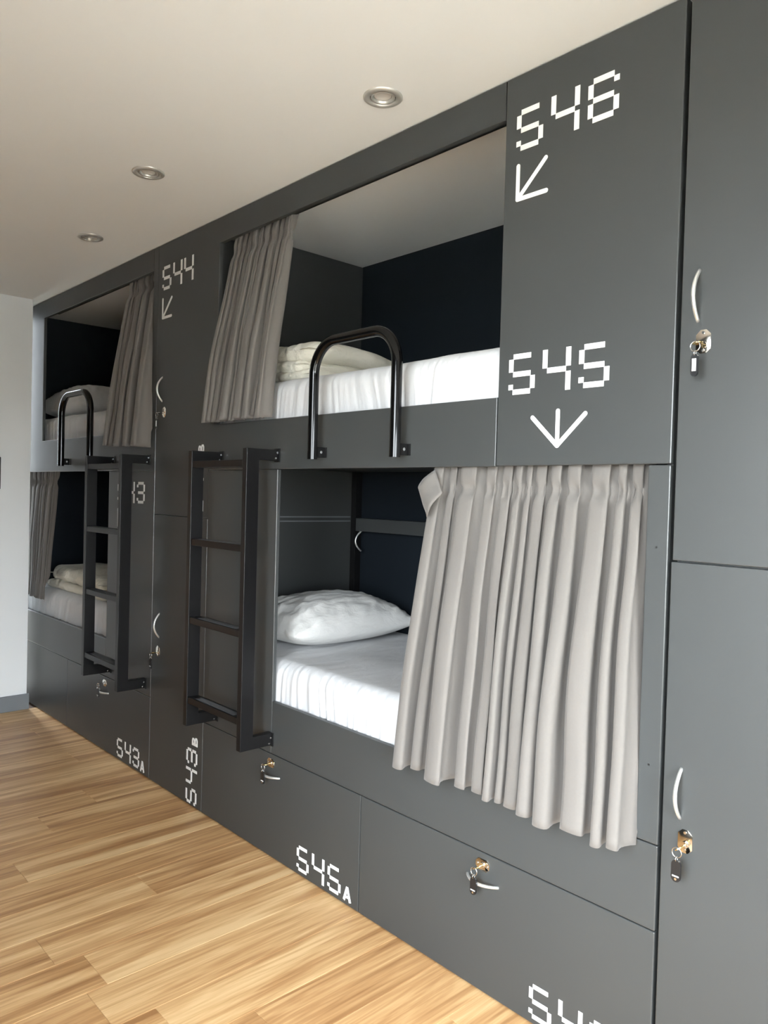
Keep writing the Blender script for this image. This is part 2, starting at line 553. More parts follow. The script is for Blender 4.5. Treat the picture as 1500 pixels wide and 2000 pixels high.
def letter(bm, ch, place):
    """A and B in a unit box 1 wide x 1.15 high, y down from the top"""
    w = 0.26
    if ch == 'A':
        stroke(bm, (0.12, 1.15), (0.50, 0.02), w, place)
        stroke(bm, (0.50, 0.02), (0.88, 1.15), w, place)
        stroke(bm, (0.25, 0.82), (0.75, 0.82), 0.2, place)
        stroke(bm, (0.40, 0.10), (0.60, 0.10), 0.22, place)
    else:
        stroke(bm, (0.16, 0.0), (0.16, 1.15), w, place)
        for (a, b2, r) in ((0.0, 0.575, 0.7), (0.575, 1.15, 0.8)):
            z0, z1 = a + 0.1, b2 - 0.1
            mid = (z0 + z1) / 2
            pts = [(0.16, z0), (r - 0.16, z0), (r, mid - 0.1), (r, mid + 0.1), (r - 0.16, z1), (0.16, z1)]
            for p, q in zip(pts, pts[1:]):
                stroke(bm, p, q, 0.21, place, True)

def number(parent, text, x0, ztop, ux, uz, adv, suffix=None, sfx=None, rot=False):
    """every digit is a part of its own on the panel"""
    for i, ch in enumerate(text):
        bm = bmesh.new()
        if not rot:
            pl = lambda p: (x0 + i * adv + p[0] * ux, ztop - p[1] * uz)
        else:      # reading upwards: glyph right = up, glyph top = left
            pl = lambda p: (x0 + p[1] * uz, ztop + i * adv + p[0] * ux)
        e = 0.02   # neighbouring strokes meet corner to corner
        for (a, b2, c, d) in GLYPH[ch]:
            poly(bm, [(a - e, b2 - e), (c + e, b2 - e), (c + e, d + e), (a - e, d + e)], pl)
        new_obj('digit' if i else 'letter', bm, 'white', parent)
    if suffix:
        bm = bmesh.new()
        sx, sz, sw = sfx
        if not rot:
            letter(bm, suffix, lambda p: (sx + p[0] * sw, sz - p[1] * sw))
        else:
            letter(bm, suffix, lambda p: (sx + p[1] * sw, sz + p[0] * sw))
        new_obj('letter', bm, 'white', parent)

def arrow(parent, lines, w):
    bm = bmesh.new()
    for p, q in lines:
        stroke(bm, p, q, w, lambda t: (t[0], t[1]), True)
    return new_obj('arrow', bm, 'white', parent)

# ------------------------------------------------------------------ hardware
def bow_handle(parent, x, z, length=0.122, bulge=0.030, vertical=True, mat='silver'):
    bm = bmesh.new()
    pts, rad = [], []
    for k in range(21):
        t = -1 + 2 * k / 20
        s = length / 2 * t
        y = 0.002 - bulge * (1 - t * t)
        pts.append((x, y, z + s) if vertical else (x + s, y, z))
        rad.append(0.0052 - 0.0008 * abs(t))
    add_tube(bm, pts, rad, 12)
    return new_obj('handle', bm, mat, parent, smooth=True)

def lock_plate(parent, x, z, w=0.036, h=0.052, mat='plate', horizontal=False):
    bm = bmesh.new()
    if horizontal:
        w, h = h, w
    c = 0.011
    pts = [(x - w / 2 + c, z - h / 2), (x + w / 2 - c, z - h / 2), (x + w / 2, z - h / 2 + c), (x + w / 2, z + h / 2 - c),
           (x + w / 2 - c, z + h / 2), (x - w / 2 + c, z + h / 2), (x - w / 2, z + h / 2 - c), (x - w / 2, z - h / 2 + c)]
    add_prism_xz(bm, pts, -0.0022, 0.001, 0.0006)
    if horizontal:
        lock_at = (x, z)
        riv = [(x - w / 2 + 0.007, z), (x + w / 2 - 0.007, z)]
    else:
        lock_at = (x, z - 0.008)
        riv = [(x, z + h / 2 - 0.007), (x, z - h / 2 + 0.007)]
    add_disc_y(bm, lock_at[0], -0.007, 0, lock_at[1], 0.0085, 18)
    o = new_obj('lock_plate', bm, mat, parent, angle=40)
    for rx, rz in riv:
        bm = bmesh.new()
        add_disc_y(bm, rx, -0.0042, -0.001, rz, 0.0034, 12)
        new_obj('rivet', bm, 'steel', parent, angle=40)
    return lock_at

def key_set(x, z, label, kind='black', turn=0.3, key_mat='gold'):
    """key pushed into a lock at (x, z) with a split ring and a plastic tag hanging from it"""
    t = thing('key', (x, -0.004, z), label, 'key', 'keys left in the locks')
    bm = bmesh.new()
    ca, sa = math.cos(turn), math.sin(turn)
    def kp(u, y):          # u across the bow, in the plane of the key
        return (x + u * ca, y, z + u * sa)
    # blade
    a = []
    prof = [(-0.0035, -0.004), (-0.0035, -0.018), (-0.009, -0.021), (-0.0115, -0.029), (-0.009, -0.037), (0, -0.040), (0.009, -0.037), (0.0115, -0.029), (0.009, -0.021), (0.0035, -0.018), (0.0035, -0.004)]
    th = Vector((-sa, 0, ca)) * 0.0011
    f0 = [bm.verts.new(Vector(kp(u, y)) + th) for u, y in prof]
    f1 = [bm.verts.new(Vector(kp(u, y)) - th) for u, y in prof]
    bm.faces.new(f0)
    bm.faces.new(f1[::-1])
    for i in range(len(prof)):
        j = (i + 1) % len(prof)
        bm.faces.new((f0[i], f1[i], f1[j], f0[j]))
    new_obj('key_blade', bm, key_mat, t)
    # ring: through the bow, hanging down
    bx, by, bz = x - 0.002, -0.036, z
    rr = 0.0115
    bm = bmesh.new()
    pts = [(bx + 0.35 * rr * math.cos(q), by + 0.94 * rr * math.cos(q) * 0.5, bz - rr * 0.75 + rr * math.sin(q)) for q in [2 * math.pi * k / 24 for k in range(25)]]
    pts = [(bx + rr * math.cos(q), by - 0.002, bz - rr * 0.75 + rr * math.sin(q)) for q in [2 * math.pi * k / 24 for k in range(25)]]
    add_tube(bm, pts, 0.0012, 8, cap=False)
    new_obj('key_ring', bm, 'steel', t, smooth=True)
    # small link
    bm = bmesh.new()
    pts = [(bx, by - 0.002 + 0.005 * math.cos(q), bz - rr * 1.75 - 0.004 + 0.0055 * math.sin(q)) for q in [2 * math.pi * k / 16 for k in range(17)]]
    add_tube(bm, pts, 0.001, 6, cap=False)
    new_obj('link', bm, 'steel', t, smooth=True)
    # tag
    ztop = bz - rr * 1.75 - 0.006
    w, h = (0.0085 if kind == 'white' else 0.0115), 0.052
    bm = bmesh.new()
    pts = []
    for q in range(9):
        an = math.pi * q / 8
        pts.append((bx + w * math.cos(an), ztop - w + w * math.sin(an)))
    for q in range(9):
        an = math.pi + math.pi * q / 8
        pts.append((bx + w * math.cos(an), ztop - h + w + w * math.sin(an)))
    add_prism_xz(bm, pts, by - 0.0045, by + 0.0005)
    tg = new_obj('tag', bm, 'tag', t)
    if kind == 'white':
        box('paper_insert', bx - 0.0048, bx + 0.0048, by - 0.0054, by - 0.004, ztop - 0.040, ztop - 0.011, 'paper', tg)
    else:
        box('paper_edge', bx - 0.008, bx + 0.008, by - 0.0054, by - 0.004, ztop - 0.0395, ztop - 0.0365, 'paper', tg)
        bm = bmesh.new()
        add_disc_y(bm, bx, by - 0.0052, by - 0.004, ztop - 0.045, 0.003, 12)
        new_obj('eyelet', bm, 'steel', tg)
    return t

# ------------------------------------------------------------------ bunk units
T = 0.018      # panel thickness
G = 0.0016     # half a joint
BV = 0.0023
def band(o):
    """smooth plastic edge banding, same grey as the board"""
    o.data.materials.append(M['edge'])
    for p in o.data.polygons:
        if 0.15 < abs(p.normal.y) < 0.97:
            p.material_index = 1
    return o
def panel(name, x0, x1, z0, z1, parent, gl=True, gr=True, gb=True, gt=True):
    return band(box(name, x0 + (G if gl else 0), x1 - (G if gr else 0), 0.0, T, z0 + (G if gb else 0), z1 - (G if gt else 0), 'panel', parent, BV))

Z_DR, Z_LO, Z_RB, Z_RT, Z_FB = 0.422, 0.636, 1.574, 1.777, 2.585
V5, V4, VD, V3, V2, V1 = 0.0, -0.544, -1.103, -1.658, -2.203, -2.734
L3, LD = -3.291, -3.850
LX = -4.88

# ---- right-hand bunk
rb = thing('bunk_bed', (-1.1, 0.45, 0.0), 'built-in grey two-tier bunk signed S45 and S46, beside the tall corner lockers', 'bunk bed')
# upper front: top fascia and guard board, cut out around the berth, flush with the S44 door
pts = [(V2, Z_RB), (V4 - G, Z_RB), (V4 - G, Z_RT), (-2.147, Z_RT), (-2.147, Z_FB), (V4 - G, Z_FB), (V4 - G, CEIL - 0.003), (V2, CEIL - 0.003)]
band(prism('upper_front', pts, 0.0, T, 'panel', rb, BV, V2))
sp = panel('sign_panel', V4, V5, Z_RB, CEIL - 0.001, rb)
number(sp, 'S46', -0.502, 2.594, 0.0152, 0.0145, 0.1175)
arrow(sp, [((-0.493, 2.341), (-0.493, 2.436)), ((-0.493, 2.341), (-0.394, 2.341)), ((-0.493, 2.341), (-0.398, 2.433))], 0.013)
number(sp, 'S45', -0.504, 1.896, 0.0152, 0.0145, 0.1175)
arrow(sp, [((-0.3315, 1.629), (-0.416, 1.710)), ((-0.3315, 1.629), (-0.3315, 1.724)), ((-0.3315, 1.629), (-0.245, 1.712))], 0.013)
panel('ladder_panel', V2, V3, Z_DR, Z_RB, rb)
panel('side_board', V3, V5, Z_DR, Z_LO, rb)
stile = panel('stile', -0.061, V5, Z_LO, Z_RB, rb)
for zz in (1.37, 0.83):
    bm = bmesh.new()
    add_disc_y(bm, -0.0315, -0.0004, 0.001, zz, 0.0028, 12)
    new_obj('screw', bm, 'darkplate', stile)
d = panel('drawer', V2, VD, 0.006, Z_DR, rb, gb=False)
number(d, 'S45', -1.467, 0.119, 0.0125, 0.0121, 0.0955, 'A', (-1.186, 0.072, 0.045))
bow_handle(d, -1.655, 0.338, vertical=False)
lkA = lock_plate(d, -1.655, 0.385, horizontal=True)
d = panel('drawer', VD, V5, 0.006, Z_DR, rb, gb=False)
number(d, 'S46', -0.366, 0.119, 0.0125, 0.0121, 0.0975, 'A', (-0.080, 0.072, 0.045))
bow_handle(d, -0.547, 0.338, vertical=False)
lkB = lock_plate(d, -0.547, 0.385, horizontal=True)
# inner carcass
box('partition', -2.263, -2.245, T, BACK - 0.0005, 0.02, CEIL - 0.002, 'panel', rb, 0.001)
box('partition', -0.020, -0.004, T, 0.886, 0.02, CEIL - 0.002, 'panel', rb, 0.001)
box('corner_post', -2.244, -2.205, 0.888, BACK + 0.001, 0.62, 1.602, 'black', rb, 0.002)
box('upper_deck', -2.2445, -0.0205, T + 0.001, BACK - 0.005, 1.60, 1.7675, 'panel', rb)
box('lower_deck', -2.2445, -0.0205, T + 0.001, BACK - 0.005, 0.44, 0.6275, 'panel', rb)
for zz in (1.334, 1.356):
    box('ledge_strip', -2.2455, -2.2425, 0.02, 0.884, zz, zz + 0.006, 'base', rb)
box('curtain_track', -2.14, -0.56, T - 0.001, 0.068, CEIL - 0.092, CEIL - 0.076, 'tag', rb)
box('curtain_track', -1.64, -0.075, 0.052, 0.068, 1.586, 1.600, 'tag', rb)

# ---- left-hand bunk
lb = thing('bunk_bed', (-3.8, 0.45, 0.0), 'built-in grey two-tier bunk signed S43, running up to the white wall', 'bunk bed')
x1, xo0, xo1, xe = V1 - G, -4.362, -2.787, LX
zc = CEIL - 0.003
# a C-shaped sheet round the opening, closed by the stile beside sign S44
pts = [(xe, Z_RB), (x1, Z_RB), (x1, zc), (xo1, zc), (xo1, Z_RT), (xo0, Z_RT), (xo0, Z_FB), (xo1 - 0.0002, Z_FB), (xo1 - 0.0002, zc), (xe, zc)]
band(prism('upper_front', pts, 0.0, T, 'panel', lb, BV))
lp = panel('ladder_panel', L3, V1, Z_DR, Z_RB, lb)
number(lp, 'S43', -3.168, 1.515, 0.0152, 0.0140, 0.1175)
arrow(lp, [((-3.160, 1.274), (-3.160, 1.366)), ((-3.160, 1.274), (-3.062, 1.274)), ((-3.160, 1.274), (-3.066, 1.364))], 0.013)
panel('side_board', LX, L3, Z_DR, Z_LO, lb)
panel('kick_panel', LX, LD, 0.006, Z_DR, lb, gb=False)
d = panel('drawer', LD, V1, 0.006, Z_DR, lb, gb=False)
number(d, 'S43', -3.118, 0.122, 0.0125, 0.0124, 0.0985, 'A', (-2.832, 0.074, 0.048))
bow_handle(d, -3.300, 0.335, vertical=False)
lkC = lock_plate(d, -3.292, 0.385, horizontal=True)
box('partition', -2.752, -2.736, T, 0.886, 0.02, CEIL - 0.002, 'panel', lb, 0.001)
box('upper_deck', LX + 0.001, -2.753, T + 0.001, BACK - 0.005, 1.60, 1.7675, 'panel', lb)
box('lower_deck', LX + 0.001, -2.753, T + 0.001, BACK - 0.005, 0.44, 0.6275, 'panel', lb)
box('curtain_track', -4.28, -2.795, T - 0.001, 0.068, CEIL - 0.092, CEIL - 0.076, 'tag', lb)
box('curtain_track', -4.80, -3.31, 0.052, 0.068, 1.586, 1.600, 'tag', lb)

# ---- locker between the bunks
lc = thing('locker', (-2.47, 0.2, 0.0), 'narrow grey locker signed S44 and S43B between the two bunks', 'locker')
pts = [(V1 + G, 1.353 + G), (V2, 1.353 + G), (V2, CEIL - 0.003), (V1 + G, CEIL - 0.003)]
front = band(prism('door', pts, 0.0, T, 'panel', lc, BV, V2))
number(front, 'S44', -2.691, 2.583, 0.0152, 0.0145, 0.110)
arrow(front, [((-2.683, 2.331), (-2.683, 2.424)), ((-2.683, 2.331), (-2.592, 2.331)), ((-2.683, 2.331), (-2.590, 2.420))], 0.013)
number(front, 'S44', -2.345, 1.372, 0.0122, 0.0126, 0.0915, 'B', (-2.298, 1.650, 0.045), rot=True)
bow_handle(front, -2.671, 1.977)
lk44 = lock_plate(front, -2.645, 1.862, mat='plate')
d = panel('door', V1, V2, 0.006, 1.353, lc, gb=False)
number(d, 'S43', -2.349, 0.015, 0.0122, 0.0126, 0.0915, 'B', (-2.299, 0.291, 0.045), rot=True)
bow_handle(d, -2.652, 0.80)
lkD = lock_plate(d, -2.658, 0.672, mat='plate')
bm = bmesh.new()
add_box(bm, V1 + 0.004, V1 + 0.02, T + 0.001, 0.85, 0.02, 2.68)
add_box(bm, -2.285, -2.2645, T + 0.001, 0.85, 0.02, 2.68)
add_box(bm, V1 + 0.02, -2.285, 0.84, 0.85, 0.02, 2.68)
add_box(bm, V1 + 0.02, -2.285, T + 0.001, 0.85, 1.34, 1.36)
add_box(bm, V1 + 0.02, -2.285, T + 0.001, 0.85, 0.0, 0.02)
new_obj('carcass', bm, 'panel', lc)

# ---- tall lockers at the right
lr = thing('locker', (0.28, 0.3, 0.0), 'tall grey double-door locker beside the S45 and S46 signs', 'locker')
GAP = 0.011
d1 = band(box('door', GAP, 0.556, 0.0, T, 1.3415, CEIL - 0.002, 'panel', lr, BV))
bow_handle(d1, 0.053, 1.972)
lkE = lock_plate(d1, 0.069, 1.862, w=0.036, h=0.056, mat='plate')
d2 = band(box('door', GAP - 0.003, 0.556, 0.0, T, 0.006, 1.3375, 'panel', lr, BV))
bow_handle(d2, 0.052, 0.783)
lkF = lock_plate(d2, 0.068, 0.673, w=0.036, h=0.056, mat='plate')
bm = bmesh.new()
add_box(bm, 0.014, 0.03, T + 0.001, 0.9, 0.0, CEIL - 0.002)
add_box(bm, 0.53, 0.555, T + 0.001, 0.9, 0.0, CEIL - 0.002)
add_box(bm, 0.03, 0.53, 0.88, 0.9, 0.0, CEIL - 0.002)
add_box(bm, 0.03, 0.53, T + 0.001, 0.88, 1.33, 1.348)
add_box(bm, 0.03, 0.53, T + 0.001, 0.88, 0.0, 0.02)
new_obj('carcass', bm, 'panel', lr)

key_set(lkE[0], lkE[1], 'key with white-paper tag in the upper door of the tall right locker', 'white', 0.2)
key_set(lkF[0], lkF[1], 'brass key with black tag in the lower door of the tall right locker', 'black', 0.7)
key_set(lkB[0], lkB[1], 'key with black tag hanging over the handle of drawer S46A', 'black', 0.5)
key_set(lkA[0], lkA[1], 'brass key with black tag in the lock of drawer S45A', 'black', 0.15)
key_set(lk44[0], lk44[1], 'key with white-paper tag below the handle under sign S44', 'white', 0.3, 'steel')
key_set(lkD[0], lkD[1], 'key with black tag in the door of locker S43B', 'black', 0.5)
key_set(lkC[0], lkC[1], 'key with black tag in the lock of drawer S43A', 'black', 0.4, 'steel')

# ------------------------------------------------------------------ shelf inside the lower berth
sh = thing('wall_shelf', (-1.9, 0.9, 1.285), 'dark shelf on the navy wall behind the lower S45 berth', 'shelf')
box('shelf_board', -2.170, -0.9, 0.86, BACK, 1.288, 1.356, 'panel', sh, 0.002)
bm = bmesh.new()
pts = []
for k in range(17):
    t = -1 + 2 * k / 16
    pts.append((-2.135 - 0.012 * (1 - t * t), 0.872 - 0.03 * (1 - t * t), 1.236 + 0.053 * -t))
add_tube(bm, pts, 0.0045, 10)
new_obj('hook_handle', bm, 'silver', sh, smooth=True)

# ------------------------------------------------------------------ ladders
def ladder(xl, xr, label):
    """xl / xr: the right-hand faces of the two rails"""
    t = thing('ladder', ((xl + xr) / 2, -0.1, 0.46), label, 'ladder', 'bunk ladders')
    w = 0.030
    ya, yb = -0.153, -0.095
    zb, zt = 0.460, 1.650
    for xf in (xl, xr):
        bm = bmesh.new()
        prof = [(ya, zb), (-0.004, zb), (-0.004, zb + 0.050), (yb, zb + 0.050), (yb, zt - 0.044), (-0.004, zt - 0.044), (-0.004, zt), (ya, zt)]
        a = [bm.verts.new((xf - w, y, z)) for y, z in prof]
        f = bm.faces.new(a)
        ext = bmesh.ops.extrude_face_region(bm, geom=[f])
        for g in ext['geom']:
            if isinstance(g, bmesh.types.BMVert):
                g.co.x = xf
        bmesh.ops.bevel(bm, geom=bm.edges[:], offset=0.0018, segments=2, profile=0.5, affect='EDGES')
        new_obj('side_rail', bm, 'black', t)
        for z in (zb + 0.022, zt - 0.022):
            bm = bmesh.new()
            add_box(bm, xf - w - 0.001, xf + 0.006, -0.005, 0.0, z - 0.027, z + 0.027, 0.001)
            br = new_obj('wall_bracket', bm, 'black', t)
            bm = bmesh.new()
            add_tube(bm, [(xf - 0.001, -0.013, z + 0.010), (xf + 0.0045, -0.013, z + 0.010)], 0.0042, 10)
            add_tube(bm, [(xf - 0.001, -0.020, z - 0.012), (xf + 0.0045, -0.020, z - 0.012)], 0.0035, 10)
            new_obj('bolt', bm, 'steel', br)
    for i, z in enumerate((1.592, 1.258, 0.921, 0.575)):
        bm = bmesh.new()
        add_box(bm, xl - 0.002, xr - w + 0.002, ya + 0.004, yb - 0.001, z - 0.015, z + 0.013, 0.0015)
        r = new_obj('rung', bm, 'black', t)
        if i > 0:
            box('grip_strip', xl + 0.055, xr - w - 0.045, ya + 0.014, yb - 0.014, z + 0.0125, z + 0.0140, 'tread', r)
    return t
ladder(-2.078, -1.648, 'black steel ladder beside the lower S45 berth')
ladder(-3.216, -2.786, 'black steel ladder in front of the S43 sign')

# ------------------------------------------------------------------ guard rails
def guard(xa, xb, y, label):
    t = thing('guard_rail', ((xa + xb) / 2, y, 1.6), label, 'guard rail', 'guard rails of the upper berths')
    r, rc, zt, zb = 0.0185, 0.115, 2.028, 1.605
    pts = [(xa, y, zb), (xa, y, zt - rc)]
    for k in range(1, 13):
        a = math.pi - math.pi / 2 * k / 12
        pts.append((xa + rc + rc * math.cos(a), y, zt - rc + rc * math.sin(a)))
    for k in range(0, 13):
        a = math.pi / 2 - math.pi / 2 * k / 12
        pts.append((xb - rc + rc * math.cos(a), y, zt - rc + rc * math.sin(a)))
    pts.append((xb, y, zb))
    bm = bmesh.new()
    add_tube(bm, pts, r, 24)
    new_obj('bent_tube', bm, 'tube', t, angle=40)
    for x in (xa, xb):
        bm = bmesh.new()
        add_box(bm, x - 0.003, x + 0.003, y + 0.010, -0.002, 1.613, 1.652, 0.001)
        add_box(bm, x - 0.003, x + 0.016, -0.004, 0.0, 1.613, 1.652, 0.001)
        br = new_obj('bracket', bm, 'black', t)
        bm = bmesh.new()
        add_tube(bm, [(x + 0.002, -0.022, 1.633), (x + 0.007, -0.022, 1.633)], 0.0055, 12)
        new_obj('bolt', bm, 'steel', br, smooth=False)
    return t
guard(-1.357, -0.917, -0.058, 'bent black tube guard rail in front of the S46 berth')
guard(-3.870, -3.432, -0.055, 'bent black tube guard rail beside the white wall')

# ------------------------------------------------------------------ mattresses
def mattress(x0, x1, y0, y1, z0, z1, label, seed, pleat=0.006):
    """mattress in a fitted white sheet; pleats run down the open side"""
    bm = bmesh.new()
    r = 0.06
    prof = []
    nf, nr, nt = 16, 8, 26
    for k in range(nf):
        prof.append((y0, z0 + (z1 - r - z0) * k / (nf - 1), 0))
    for k in range(1, nr + 1):
        a = math.pi / 2 * k / nr
        prof.append((y0 + r - r * math.cos(a), z1 - r + r * math.sin(a), 1))
    for k in range(1, nt + 1):
        prof.append((y0 + r + (y1 - y0 - r) * k / nt, z1, 2))
    nx = int((x1 - x0) / 0.006)
    rows = []
    for (y, z, s) in prof:
        row = []
        h = (z - z0) / (z1 - z0)
        d = (y - y0) / (y1 - y0)
        for i in range(nx + 1):
            x = x0 + (x1 - x0) * i / nx
            e = min(1.0, min(x - x0, x1 - x) / 0.05)
            e = math.sqrt(max(0.0, 1 - (1 - e) ** 2))
            # pleats: narrow ridges drifting sideways with height
            q = x + 0.09 * nz(x * 2.3, seed, 0.4) * (1 - h)
            p = nz(q * 24, h * 0.22 + seed, 1.3) + 0.5 * nz(q * 55, h * 0.3, seed + 4)
            p = 1 - abs(p) * 1.8
            if s < 2:
                fade = 0.35 + 0.65 * smooth01(1.25 - h)
                dy = -pleat * fade * p - 0.012 * nz(x * 2.2, seed, 0.5)
                dz = 0.004 * nz(x * 7, seed, 2.0) * h
            else:
                dy = 0.0
                w = nz(q * 22 + d * 3, d * 5 + seed, 7.7)
                w2 = nz(x * 5 + seed, d * 4, 1.1)
                dz = (-0.0045 * abs(w) + 0.006 * w2) * smooth01((1 - d) * 6) + 0.004 * nz(x * 7, seed, 2.0) * max(0, 1 - d * 6)
            zz = z0 + (z + dz - z0) * (0.80 + 0.20 * e)
            row.append(bm.verts.new((x, y + dy + (1 - e) * 0.03, zz)))
        rows.append(row)
    for a, b2 in zip(rows, rows[1:]):
        for i in range(nx):
            bm.faces.new((a[i], a[i + 1], b2[i + 1], b2[i]))
    # close the ends, back and underside
    bl = [bm.verts.new((x0, y1, z0)), bm.verts.new((x1, y1, z0))]
    bm.faces.new([r_[0] for r_ in rows] + [bl[0]])
    bm.faces.new([r_[-1] for r_ in rows][::-1] + [bl[1]])
    bm.faces.new(rows[-1] + [bl[1], bl[0]])
    bm.faces.new(rows[0] + [bl[1], bl[0]])
    o = new_obj('mattress', bm, 'sheet', None, angle=60)
    tag(o, label, 'mattress', 'bunk mattresses')
    return o
mattress(-2.235, -0.556, 0.030, 0.90, 1.7655, 1.942, 'white-sheeted mattress on the upper S46 berth', 3.1)
mattress(-2.235, -0.03, 0.030, 0.90, 0.6255, 0.792, 'white-sheeted mattress on the lower S45 berth', 8.4, 0.008)
mattress(-4.870, -2.760, 0.048, 0.90, 1.7655, 1.940, 'white-sheeted mattress on the upper berth by the white wall', 14.9)
mattress(-4.870, -2.760, 0.048, 0.90, 0.6255, 0.800, 'white-sheeted mattress on the lower berth by the white wall', 21.7, 0.008)

# ------------------------------------------------------------------ pillows
def pillow(cx, cy, zb, lx, ly, th, mat, label, seed, tilt=0.0, rz=0.0):
    bm = bmesh.new()
    n = 64
    def shape(u, v, side):
        a, b2 = 2 * u - 1, 2 * v - 1
        ea, eb = 1 - abs(a) ** 2.6, 1 - abs(b2) ** 2.6
        h = max(0.0, ea * eb) ** 0.50
        # sides draw in between the corners
        px = a * (1 - 0.07 * (1 - b2 * b2) * abs(a) ** 3)
        py = b2 * (1 - 0.07 * (1 - a * a) * abs(b2) ** 3)
        rim = 1 - h
        # gathers that radiate from the two short ends
        ang = math.atan2(b2 * 0.8, a + (0.9 if a > 0 else -0.9) * 0)
        w = 0.010 * nz(a * 2.5 + seed, b2 * 7.0, seed) * (0.25 + abs(b2)) + 0.005 * nz(a * 9, b2 * 4, seed + 2)
        rid = 1 - 2 * abs(nz((a * 0.9 + b2) * 6, (a - b2) * 1.6, seed + 5))
        w -= 0.008 * rid * smooth01(rim * 2.5 + 0.15)
        zz = th * 0.5 * h * (1.25 if side > 0 else 0.75) + (w * min(1, h * 3) if side > 0 else 0)
        x, y = px * lx / 2, py * ly / 2
        xr = x * math.cos(rz) - y * math.sin(rz)
        yr = x * math.sin(rz) + y * math.cos(rz)
        z = zb + th * 0.375 + side * zz + tilt * xr
        if side < 0:
            z = max(z, zb - 0.004 + min(0, tilt * xr) * 0.2)
        return (cx + xr, cy + yr, z)
    top = grid(bm, n, n, lambda u, v: shape(u, v, 1))
    bot = grid(bm, n, n, lambda u, v: shape(u, v, -1))
    bmesh.ops.remove_doubles(bm, verts=bm.verts[:], dist=0.0004)
    o = new_obj('pillow', bm, mat, None, smooth=True)
    return tag(o, label, 'pillow', 'pillows')
pillow(-1.945, 0.505, 0.788, 0.51, 0.74, 0.225, 'pillow', 'plump white pillow on the lower S45 berth', 2.2)
pillow(-4.36, 0.33, 1.936, 0.76, 0.50, 0.235, 'pillow', 'pillow lying on the upper berth by the white wall', 9.3)

# ------------------------------------------------------------------ folded duvets
def duvet(cx, cy, zb, lx, ly, layers, label, seed):
    """folded quilt: plump layers with fat rounded folds, puckered at the open end"""
    bm = bmesh.new()
    z = zb
    n = 84
    for li, (sx, sy, th, ox, oy) in enumerate(layers):
        wx, wy = lx * sx, ly * sy
        def shape(u, v, side, li=li, wx=wx, wy=wy, th=th, ox=ox, oy=oy, z=z):
            # grid lines crowd towards the rim so the rolled edge stays round
            a = math.sin((2 * u - 1) * math.pi / 2)
            b2 = math.sin((2 * v - 1) * math.pi / 2)
            R = th * 0.62
            dx, dy = (1 - abs(a)) * wx / 2, (1 - abs(b2)) * wy / 2
            # rounded-corner distance to the rim
            d = min(dx, dy) if max(dx, dy) > R * 2 else max(0.0, R * 2 - math.hypot(R * 2 - dx, R * 2 - dy))
            q = min(1.0, d / R)
            h = math.sqrt(max(0.0, 1 - (1 - q) ** 2))
            x = cx + ox + a * wx / 2
            y = cy + oy + b2 * wy / 2
            front = smooth01((-b2 - 0.35) * 1.8)
            pk = 1 - 2 * abs(nz(x * 16 + li * 5, z * 14 + seed, y * 3))
            y += 0.014 * pk * front * (1 - q) + 0.014 * nz(x * 7, li * 2 + seed, 0.3)
            x += 0.014 * nz(y * 6, li * 3 + seed, 1)
            w = 0.020 * nz(x * 4, y * 3.5, seed + li) + 0.010 * nz(x * 11, y * 7, seed + li)
            w -= 0.010 * (1 - 2 * abs(nz(x * 20, y * 5, seed + 2 * li))) * front
            sag = -0.05 * smooth01((b2 + 0.2) / 1.2) * (li / max(1, len(layers) - 1))
            zz = z + th / 2 + side * (th / 2 * h) + (w * h * 0.8 + sag if (side > 0 or li > 0) else 0.0)
            return (x, y, max(zz, zb - 0.003))
        grid(bm, n, n, lambda u, v: shape(u, v, 1))
        grid(bm, n, n, lambda u, v: shape(u, v, -1))
        z += th * 0.80
    bmesh.ops.remove_doubles(bm, verts=bm.verts[:], dist=0.0003)
    o = new_obj('folded_duvet', bm, 'duvet', None, smooth=True)
    return tag(o, label, 'duvet', 'folded duvets')
duvet(-1.90, 0.47, 1.940, 0.60, 0.78, [(1.0, 0.98, 0.052, 0, 0), (0.93, 0.96, 0.055, -0.02, -0.005), (1.0, 1.0, 0.085, 0.0, 0.005)],
      'cream quilt folded in layers on the upper S46 berth', 4.4)
duvet(-4.03, 0.46, 0.797, 0.98, 0.76, [(1.0, 1.0, 0.06, 0, 0), (0.97, 0.97, 0.095, -0.01, 0.0)],
      'cream quilt folded flat on the lower berth by the white wall', 12.6)

